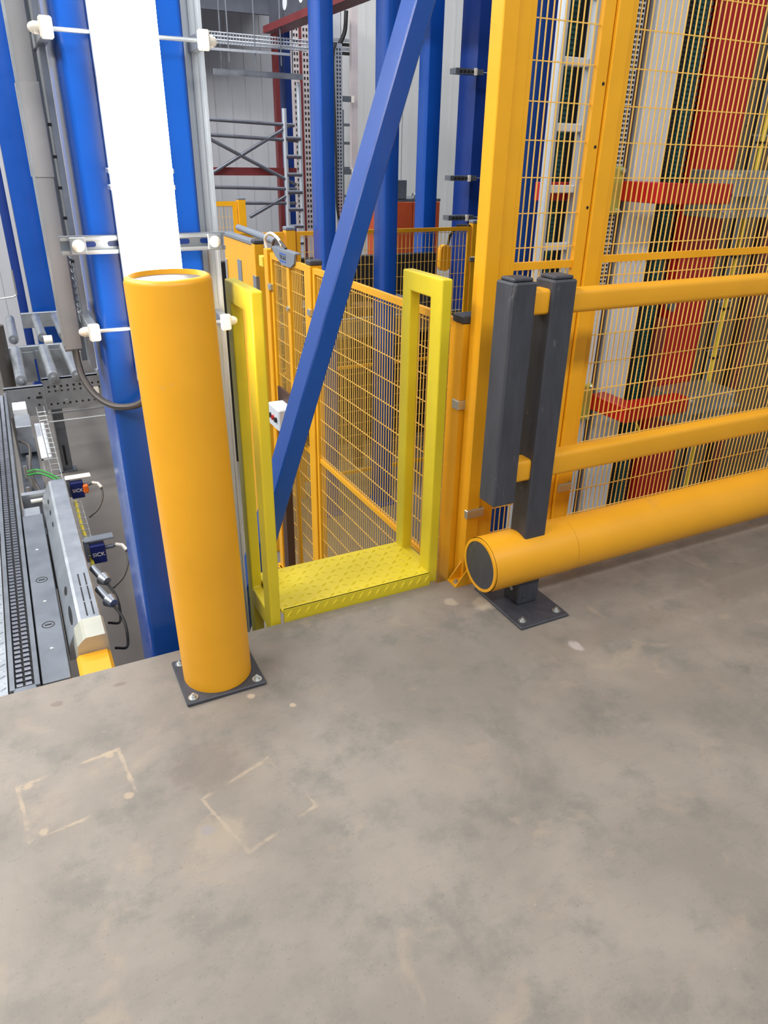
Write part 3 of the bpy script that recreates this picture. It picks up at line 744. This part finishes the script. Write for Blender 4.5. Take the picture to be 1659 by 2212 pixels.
R = thing('red_mast', 'massive bright red lift mast with two galvanised bracket boxes', 'mast', (3.85, 3.5, LOW))
MB().box(3.675, 3.985, 3.32, 3.62, LOW, 5.5, .008).build('mast_body', RED, R, smooth=0)
for z0, z1 in ((1.315, 1.56), (.10, .28)):
    k_ = MB(); k_.box(3.62, 4.10, 3.04, 3.315, z0, z1, .004); k_ = k_.build('bracket_box', GALV, R, smooth=0)
    MB().box(3.62, 4.10, 2.99, 3.04, (z0 + z1) / 2 - .006, (z0 + z1) / 2 + .006).build('bracket_rib', GALV, k_, smooth=0)
    MB().box(3.775, 3.785, 2.995, 3.04, z0, z1).build('bracket_rib', GALV, k_, smooth=0)
    for xq in (3.65, 3.70, 4.05):
        for zq in (z0 + .03, z1 - .03): MB().cyl((xq, 3.04, zq), (xq, 3.028, zq), .013, 6).build('hex_bolt', ZINC, k_)
def red_arm(label, z0, z1):
    R = thing('red_crossbeam', label, 'beam', (3.2, 3.13, z0))
    MB().box(3.085, 3.20, 2.97, 3.285, z0, z1, .004).build('long_bar', RED, R, smooth=0)
    MB().box(3.20, 3.615, 2.99, 3.10, z0 - .005, z1 - .005, .004).build('cross_bar', RED, R, smooth=0)
    MB().box(2.60, 2.99, 3.35, 3.40, z0, z1 - .01, .003).build('tail_bar', RED, R, smooth=0)
    g = MB().box(2.985, 3.085, 3.265, 3.285, z0 - .07, z1 + .07, .012).build('mount_plate', mat('chromate_plate', (190, 192, 92), .4, .4), R, smooth=0)
    for xq in (3.00, 3.07):
        for zq in (z0 - .05, z1 + .05): MB().cyl((xq, 3.265, zq), (xq, 3.253, zq), .014, 6).build('hex_bolt', ZINC, g)
red_arm('upper red cross arm at eye height before the white upright', 1.40, 1.50)
red_arm('lower red cross arm with yellow cable before the white upright', .215, .31)
o = MB().tube(catmull([(3.24, 3.05, .215), (3.26, 3.0, .12), (3.33, 2.98, .02), (3.42, 2.99, .05), (3.48, 3.03, .12)]), .008, 6).build('yellow_cable', YELC); tag(o, 'thin yellow cable hanging from the lower red arm', 'cable')
R = thing('chain_guard_strip', 'white perforated chain strip just right of second tall post', 'strip', (3.08, 3.3, LOW))
MB().box(3.05, 3.105, 3.31, 3.33, LOW, 5.5).build('strip_web', WHITEU, R, smooth=0)
b = MB(); z = 0.9
while z < 2.7:
    for xq in (3.057, 3.073, 3.089): b.box(xq, xq + .010, 3.307, 3.31, z, z + .012)
    z += .022
b.build('hole_rows', DARK, R, kind='stuff', smooth=0)
o = MB().box(3.112, 3.165, 3.34, 3.40, LOW, 5.5).build('dark_profile', BROWN); tag(o, 'dark brown profile between perforated strip and white upright', 'profile')
# access ladder
R = thing('fixed_ladder', 'silver fixed ladder seen through the narrow mesh panel', 'ladder', (2.69, 3.3, LOW))
for xq in (2.585, 2.775): MB().box(xq, xq + .030, 3.28, 3.34, LOW, 5.5, .003).build('ladder_rail', ALU, R, smooth=0)
for i in range(14): MB().box(2.615, 2.775, 3.29, 3.33, .30 + i * .285, .338 + i * .285, .004).build('rung', WHITEU, R, smooth=0)
R = thing('timing_belt', 'black and green timing belt behind the ladder rungs', 'belt', (2.72, 3.42, LOW))
MB().box(2.668, 2.728, 3.42, 3.44, LOW, 5.5).build('belt_strap', BELT, R, smooth=0); MB().box(2.730, 2.786, 3.42, 3.44, LOW, 5.5).build('green_strap', GREEN, R, smooth=0)
b = MB(); z = .4
while z < 2.8: b.box(2.732, 2.784, 3.412, 3.42, z, z + .011); z += .022
b.build('belt_teeth', GREEN, R, kind='stuff', smooth=0)
# profiles and conduits right of the red mast
for i, (x0, x1, Y, m_, lab) in enumerate(((4.02, 4.045, 3.45, REDD, 'narrow dark red strip right beside the red mast'), (4.20, 4.27, 3.5, BEIGE, 'beige profile just right of the yellow conduit'),
        (4.30, 4.34, 3.48, GALVD, 'grey metal strip between two beige profiles'), (4.37, 4.52, 3.5, BEIGE, 'wide beige profile with screw holes near right edge'),
        (4.56, 4.60, 3.47, BROWN, 'thin brown profile near the right edge'), (4.64, 4.72, 3.5, REDD, 'dull red profile at the right edge'), (4.75, 5.3, 3.55, BEIGE, 'broad beige housing at the far right edge'))):
    R = thing('vertical_profile', lab, 'profile', ((x0 + x1) / 2, Y, LOW))
    MB().box(x0, x1, Y, Y + .05, LOW, 5.5, .003).build('profile_body', m_, R, smooth=0)
    if x1 - x0 > .06:
        for j in range(12): MB().cyl(((x0 + x1) / 2, Y - .001, -.2 + j * .2), ((x0 + x1) / 2, Y, -.2 + j * .2), .008, 8).build('screw_hole', DARK, R)
for i, xq in enumerate((4.065, 4.085)):
    o = MB().cyl((xq, 3.40, LOW), (xq, 3.40, 5.5), .005, 6).build('thin_pipe', ZINC); tag(o, ('left', 'right')[i] + ' of two thin silver pipes right of the red mast', 'pipe', 'thin pipes by the red mast')
R = thing('yellow_conduit', 'yellow conduit line with black ties right of the red mast', 'conduit', (4.14, 3.3, -.2))
MB().tube([(4.14, 3.3, LOW), (4.14, 3.3, .5), (4.15, 3.3, 1.2), (4.155, 3.3, 1.9), (4.16, 3.3, 5)], .013, 8).build('conduit', YELC, R)
for j in range(6):
    z = .1 + j * .32; MB().box(4.118, 4.19, 3.282, 3.318, z, z + .012).build('cable_tie', DARK, R, smooth=0); MB().box(4.11, 4.24, 3.335, 3.345, z + .04, z + .05).build('tie_bar', ZINC, R, smooth=0)
# red lift carriage bits low down
R = thing('lift_carriage', 'dark lift carriage with red guard plate left of red mast', 'carriage', (3.4, 3.6, -.2))
MB().box(3.40, 3.66, 3.48, 3.60, .30, .82, .004).build('carriage_plate', BROWN, R, smooth=0)
MB().box(3.585, 3.66, 3.30, 3.36, .20, .72, .012).build('red_guard', REDD, R, smooth=0)
for z in (.80, .88): MB().cyl((3.63, 3.30, z), (3.63, 3.26, z), .03, 12).build('idler_wheel', GALVD, R)
MB().box(3.0, 3.14, 3.5, 3.6, -.1, .95, .004).build('motor_block', DARK, R, smooth=0)
for i in range(7): MB().cyl((3.02 + random.random() * .1, 3.5, .1 + i * .11), (3.02 + random.random() * .1, 3.44, .1 + i * .11), .016, 8).build('fitting', GALVD, R)

# ================================================================== CONVEYORS on the lower floor (left)
ZC = -.2
R = thing('chain_conveyor', 'double-strand chain conveyor with grey cover plates at left edge', 'conveyor', (-.2, 4.5, LOW))
MB().box(-.263, -.246, 2.49, 6.55, ZC - .12, ZC + .008).build('side_rail', GALVD, R, smooth=0)
MB().box(-.178, -.160, 2.49, 6.55, ZC - .12, ZC + .008).build('side_rail', GALVD, R, smooth=0)
MB().box(-.246, -.178, 2.50, 6.55, ZC - .10, ZC - .018).build('chain_bed', DARK, R, smooth=0)
b = MB(); y_ = 2.53
while y_ < 6.5:
    for xq in (-.230, -.199): b.cyl((xq - .011, y_, ZC - .008), (xq + .011, y_, ZC - .008), .009, 6)
    y_ += .032
b.build('chain_links', STEELT, R, kind='stuff')
MB().box(-.250, -.174, 2.47, 2.50, ZC - .05, ZC + .006).build('end_block', GALVD, R, smooth=0)
MB().box(-.154, -.052, 2.50, 4.05, ZC - .09, ZC - .002, .003).build('cover_plate', GALVD, R, smooth=0)
for yq in (2.72, 3.10, 3.62): MB().dome((-.104, yq, ZC - .002), (0, 0, 1), .008, 10, 3, .5).build('screw_head', ZINC, R)
for yq in (2.90, 3.30):
    MB().ring((-.104, yq, ZC - .0025), (-.104, yq, ZC - .001), .026, .022, 20).build('finger_hole', DARK, R)
    MB().box(-.118, -.090, yq - .004, yq + .004, ZC - .002, ZC - .0005).build('finger_slot', DARK, R, smooth=0)
MB().box(-.15, -.06, 4.06, 4.22, ZC - .10, ZC - .03, .003).build('end_bracket', GALV, R, smooth=0)
R = thing('tread_deck', 'silver diamond-plate deck at the left picture edge', 'deck', (-.6, 3.5, LOW))
MB().box(-.95, -.270, 2.46, 3.98, ZC - .03, ZC + .002).build('deck_plate', GALV, R, smooth=0)
b = MB()
for i in range(18):
    for j in range(38): lozenge(-.285 - i * .037, 2.48 + j * .039, ZC + .002, .6 if (i + j) % 2 else -.6, .015, .004, .003)
b.build('tread_pattern', GALV, R, kind='stuff', smooth=0)
MB().box(-.95, -.27, 2.46, 2.475, ZC - .08, ZC + .002).build('deck_edge', GALVD, R, smooth=0)
for i in range(6):
    MB().cyl((-.9, 4.15 + i * .18, ZC - .05), (-.29, 4.15 + i * .18, ZC - .05), .04, 12).build('idle_roller', GALV, R)
MB().box(-.93, -.275, 4.0, 4.04, ZC - .1, ZC).build('deck_edge', GALVD, R, smooth=0)

R = thing('guard_housing', 'long folded sheet-metal housing with slots ending in a yellow foot', 'housing', (.05, 3.4, LOW))
ZT = -.1
b = MB(); b.prism([(.010, ZT), (.022, ZT + .004), (.094, ZT + .004), (.100, ZT - .002), (.100, ZT - .17), (-.048, ZT - .17), (-.040, ZT - .10)], 1, 2.70, 4.24)
b.build('housing_shell', GALV, R, smooth=0)
b = MB(); b.prism([(.014, ZT + .004), (.026, ZT + .012), (.096, ZT + .012), (.104, ZT + .002), (.104, ZT - .10), (-.022, ZT - .10), (-.010, ZT - .02)], 1, 2.56, 2.70)
b.build('end_hood', mat('hood_steel', (190, 190, 176), .4, .4), R, smooth=0)
MB().box(-.022, .104, 2.40, 2.565, -.9, ZT - .055, .012).build('yellow_foot', YELD, R, smooth=0)
MB().rprism(1, 2.392, 2.40, .012, .10, -.42, ZT - .075, .02, 4).build('foot_panel', YELD, R)
for xq in (.046, .072):
    for y0, y1 in ((2.73, 2.84), (2.85, 2.97), (2.98, 3.09)): MB().box(xq, xq + .006, y0, y1, ZT + .003, ZT + .0048).build('vent_slot', DARK, R, smooth=0)
def on_slope(y, t, ry, rz):
    # oval on the slanted left face
    nx, nz = -.1, .05; d_v = Vector((-.05, 0, -.10)).normalized(); n_v = Vector((-.10, 0, .05)).normalized()
    c0 = Vector((.010, y, ZT)) + d_v * t; b = MB(); vs = []
    for s_ in (0, .0012):
        for i in range(20):
            a = 2 * math.pi * i / 20; vs.append(c0 + Vector((0, ry * math.cos(a), 0)) + d_v * rz * math.sin(a) + n_v * s_)
    b.add(vs, [(i, (i + 1) % 20, 20 + (i + 1) % 20, 20 + i) for i in range(20)] + [tuple(range(20, 40))])
    return b
for y, ry in ((2.84, .075), (3.05, .035)): on_slope(y, .05, ry, .014).build('oval_opening', DARK, R)
for y in (3.75, 3.90, 4.05): on_slope(y, .045, .030, .008).build('screw_slot', DARK, R)
MB().box(.02, .08, 4.24, 4.26, ZT - .2, ZT).build('end_plate', GALVD, R, smooth=0)

def sensor(label, x, y, z, plug):
    R = thing('light_sensor', label, 'sensor', (x, y, z - .06))
    MB().box(x - .035, x + .035, y - .025, y + .025, z - .07, z + .03, .004).build('sensor_body', SENS, R, smooth=0)
    MB().box(x - .055, x + .085, y - .01, y + .045, z + .045, z + .055, .004).build('shade_plate', plug, R, smooth=0)
    MB().box(x - .06, x - .03, y + .01, y + .03, z - .07, z + .05).build('bracket', GALV, R, smooth=0)
    MB().cyl((x + .035, y, z), (x + .075, y, z), .011, 10).build('plug', GALVD, R)
    MB().tube(catmull([(x + .075, y, z), (x + .12, y, z - .01), (x + .13, y - .05, z - .06), (x + .09, y - .14, z - .10), (x + .03, y - .2, z - .12)]), .006, 8).build('sensor_cable', CABLE, R)
    MB().tube([(x + .085, y, z + .006), (x + .115, y - .01, z), (x + .13, y - .03, z - .02)], .009, 8).build('cable_label', WHITEP, R)
    lettering('SICK', .028, (x + .0, y - .0258, z - .02), Matrix.Rotation(math.pi / 2, 4, 'X'), WHITEP, R)
    return R
s1 = sensor('farther small blue light sensor under a pale shade plate', .155, 4.26, -.16, WHITEP)
MB().box(.185, .215, 4.22, 4.25, -.20, -.15, .006).build('orange_plug', ORW, s1, smooth=0)
sensor('nearer small blue light sensor under a grey shade plate', .165, 3.42, -.16, GALVD)
R = thing('coiled_fitting', 'pair of grey hose fittings beside the slotted housing', 'fitting', (.16, 3.0, -.35))
for y in (3.12, 2.92):
    MB().cyl((.12, y + .08, -.14), (.15, y, -.16), .018, 12).build('hose_end', GALVD, R); MB().cyl((.15, y, -.16), (.165, y - .03, -.165), .032, 16, .02).build('flange', GALV, R)
    MB().tube(catmull([(.16, y - .02, -.17), (.19, y - .1, -.22), (.18, y - .2, -.28), (.13, y - .24, -.25)]), .006, 8).build('hose', DARK, R)
R = thing('wire_basket_tray', 'thin wire basket tray with yellow cable along the housing', 'cable tray', (.13, 3.7, -.3))
for xq in (.115, .155): MB().cyl((xq, 3.40, -.19), (xq, 4.1, -.19), .003, 6).build('tray_wire', ZINC, R)
for i in range(10): MB().cyl((.112, 3.42 + i * .075, -.19), (.158, 3.42 + i * .075, -.19), .003, 6).build('cross_wire', ZINC, R)
MB().tube(catmull([(.128, 3.35, -.21), (.132, 3.6, -.21), (.126, 3.85, -.21), (.13, 4.15, -.21)]), .009, 8).build('yellow_cable', YELC, R)
R = thing('wire_basket_tray', 'ladder-like wire basket with green wires before the roller conveyor', 'cable tray', (.08, 5.2, -.4))
for xq in (.045, .10): MB().cyl((xq, 4.55, -.3), (xq - .005, 6.4, -.3), .004, 6).build('tray_wire', ZINC, R)
for i in range(16): MB().cyl((.042, 4.6 + i * .11, -.3), (.103, 4.6 + i * .11, -.3), .004, 6).build('cross_wire', ZINC, R)
for i in range(3): MB().tube(catmull([(.08 + .012 * i, 4.35, -.28), (.07 + .012 * i, 4.7, -.3), (-.02, 4.85 + .03 * i, -.28), (-.10, 4.86 + .03 * i, -.28)]), .007, 6).build('green_wire', GRN if i != 1 else CABLE, R)
# machine bits between chain conveyor and roller conveyor
R = thing('drive_station', 'cluttered galvanised drive station right of the chain conveyor', 'machine', (-.06, 5.0, LOW))
MB().box(-.145, .02, 4.32, 4.36, -.42, -.19, .003).build('front_bracket', GALV, R, smooth=0)
MB().box(-.145, -.02, 4.36, 6.3, -.55, -.48).build('base_tray', GALVD, R, smooth=0)
MB().box(-.13, -.02, 5.75, 6.05, -.45, -.24, .004).build('motor_cover', GALV, R, smooth=0)
MB().box(-.13, -.03, 6.1, 6.3, -.4, -.21, .004).build('motor_cover', WHITEU, R, smooth=0)
MB().box(.0, .07, 5.3, 6.1, -.36, -.34).build('angle_plate', WHITEU, R, smooth=0)
MB().box(.0, .012, 5.3, 6.1, -.5, -.35).build('angle_plate', WHITEU, R, smooth=0)
MB().cyl((-.10, 4.28, -.22), (-.01, 4.28, -.22), .012, 10).build('pin', WHITEP, R)
for i in range(6): MB().cyl((-.115 + (i % 2) * .03, 4.5 + i * .2, -.48), (-.115 + (i % 2) * .03, 4.5 + i * .2, -.38), .012, 8).build('stud', ZINC, R)
MB().tube(catmull([(-.12, 5.6, -.3), (-.06, 5.3, -.25), (-.08, 5.0, -.32), (-.03, 4.6, -.35)]), .010, 8).build('hose', CABLE, R)
MB().box(-.14, .10, 4.42, 4.60, -.9, -.5).build('drive_leg', DARK, R, smooth=0)

R = thing('roller_conveyor', 'galvanised roller conveyor with perforated side frames at left', 'conveyor', (.5, 7.6, LOW))
def rail_(x0, x1, y, z0, z1, holes=True, m_=GALV):
    f = MB(); f.box(x0, x1, y, y + .012, z0, z1); f.box(x0, x1, y, y + .05, z1 - .010, z1); f = f.build('side_frame', m_, R, smooth=0)
    if holes:
        for row, r_ in ((z1 - .075, .011), (z1 - .115, .009), (z0 + .05, .010)):
            xx = x0 + .04
            while xx < x1 - .03:
                MB().cyl((xx, y - .0015, row), (xx, y, row), r_, 8).build('hole', DARK, f); xx += .052
    return f
rail_(.13, .62, 6.86, -.475, -.195)
rail_(-.18, .125, 6.70, -.46, -.205, False)
for xq, zq in ((.0, -.30), (.07, -.37), (-.10, -.33), (.09, -.27)): MB().cyl((xq, 6.698, zq), (xq, 6.70, zq), .010, 8).build('hole', DARK, R)
MB().rprism(1, 6.697, 6.70, .055, .105, -.315, -.295, .009, 3).build('slot', DARK, R)
for xq, zq in ((.20, -.24), (.24, -.285), (.45, -.25), (.50, -.285), (.30, -.41)): MB().cyl((xq, 6.86, zq), (xq, 6.845, zq), .017, 8).build('hex_bolt', ZINC, R)
MB().box(.50, .58, 6.855, 6.86, -.37, -.31).build('sticker', WHITEP, R, smooth=0)
rail_(.62, 1.40, 6.86, -.475, -.195, False, GALVD)
MB().box(-.9, .42, 8.16, 8.22, -.32, -.185, .004).build('cross_frame', GALV, R, smooth=0)
MB().box(.1, 1.4, 9.95, 10.01, -.36, -.18, .004).build('cross_frame', GALV, R, smooth=0)
MB().box(.14, .55, 8.08, 8.10, -.55, -.22).build('inner_panel', GALV, R, smooth=0)
MB().box(-.17, .12, 8.05, 8.07, -.52, -.22).build('inner_panel', GALV, R, smooth=0)
roll = MB(); roll.cyl((0, 6.90, 0), (0, 8.06, 0), .048, 18); roll.cyl((0, 6.86, 0), (0, 6.9, 0), .018, 10)
def at_root(mb, name, m_, xs, dy=0, z=-.185):
    first = None
    for xq in xs:
        if first is None:
            q = MB(); q.v = [(v[0] + xq, v[1] + dy, v[2] + z) for v in mb.v]; q.f = mb.f
            first = q.build(name, m_, R); fx_ = xq
        else:
            c_ = first.copy(); COL.objects.link(c_); c_.parent = R; c_.location = (xq - fx_, 0, 0)
at_root(roll, 'roller', GALV, (-.03, .225, .42, .63, .84, 1.05, 1.26), -.06)
at_root(roll, 'roller', GALV, (-.03, .25, .46, .67, .88, 1.09), 1.62)
MB().cyl((.25, 8.30, -.17), (.33, 8.30, -.17), .05, 14).build('puck', WHITEP, R)
for xq, yq in ((.16, 7.2), (1.2, 7.2), (.3, 9.8), (-.15, 6.9)):
    MB().box(xq, xq + .10, yq, yq + .012, LOW, -.45).build('leg', GALVD, R, smooth=0); MB().box(xq - .0, xq + .008, yq - .05, yq + .012, LOW, -.45).build('leg_flange', GALV, R, smooth=0)
    MB().box(xq - .03, xq + .13, yq - .05, yq + .08, LOW, LOW + .012).build('leg_foot', GALVD, R, smooth=0)
    MB().box(xq + .04, xq + .06, yq - .004, yq, LOW + .06, LOW + .26).build('leg_slot', DARK, R, smooth=0)
for z in (-.55, -.63): MB().cyl((.12, 7.0, z), (1.0, 7.0, z), .008, 8).build('tray_wire', ZINC, R)
o = MB().box(.02, .26, 2.95, 3.02, -.80, -.70).build('base_rail', GALVD); tag(o, 'short grey base rail by the main column foot', 'rail')
o = MB().cyl((-.14, 7.6, LOW), (-.14, 7.6, .15), .055, 14).build('guide_post', CABLE); tag(o, 'dark round post at the left edge beside rollers', 'post')
o = MB().tube([(-.2, 9.2, .12), (.05, 9.2, .14), (.09, 9.2, .16), (.09, 9.2, .42)], .010, 8).build('bent_rod', ZINC); tag(o, 'thin bent silver rod at far left', 'rod')

# dark conveyor seen through the lower fence
R = thing('belt_conveyor', 'dark belt conveyor seen through the lower mesh fence', 'conveyor', (3.0, 4.6, LOW))
MB().box(1.9, 3.9, 6.1, 6.7, .12, .24, .006).build('belt_bed', DARK, R, smooth=0)
MB().box(1.9, 3.9, 6.06, 6.1, .10, .28, .004).build('side_frame', GALVD, R, smooth=0)
for xq in (2.0, 2.8, 3.6):
    MB().box(xq, xq + .08, 6.1, 6.18, LOW, .12).build('leg', BROWN, R, smooth=0)
for i in range(6): MB().box(1.95 + i * .33, 2.12 + i * .33, 6.2, 6.5, .24, .34 + .05 * (i % 3), .01).build('drive_cover', (BROWN, GALVD, DARK)[i % 3], R, smooth=0)
o = MB().box(1.75, 4.0, 6.75, 6.85, LOW, .72).build('darkening_panel', DARK); tag(o, 'black panel added behind the belt conveyor to darken the view', 'panel')  # added black panel, darkens what shows through the lower fence
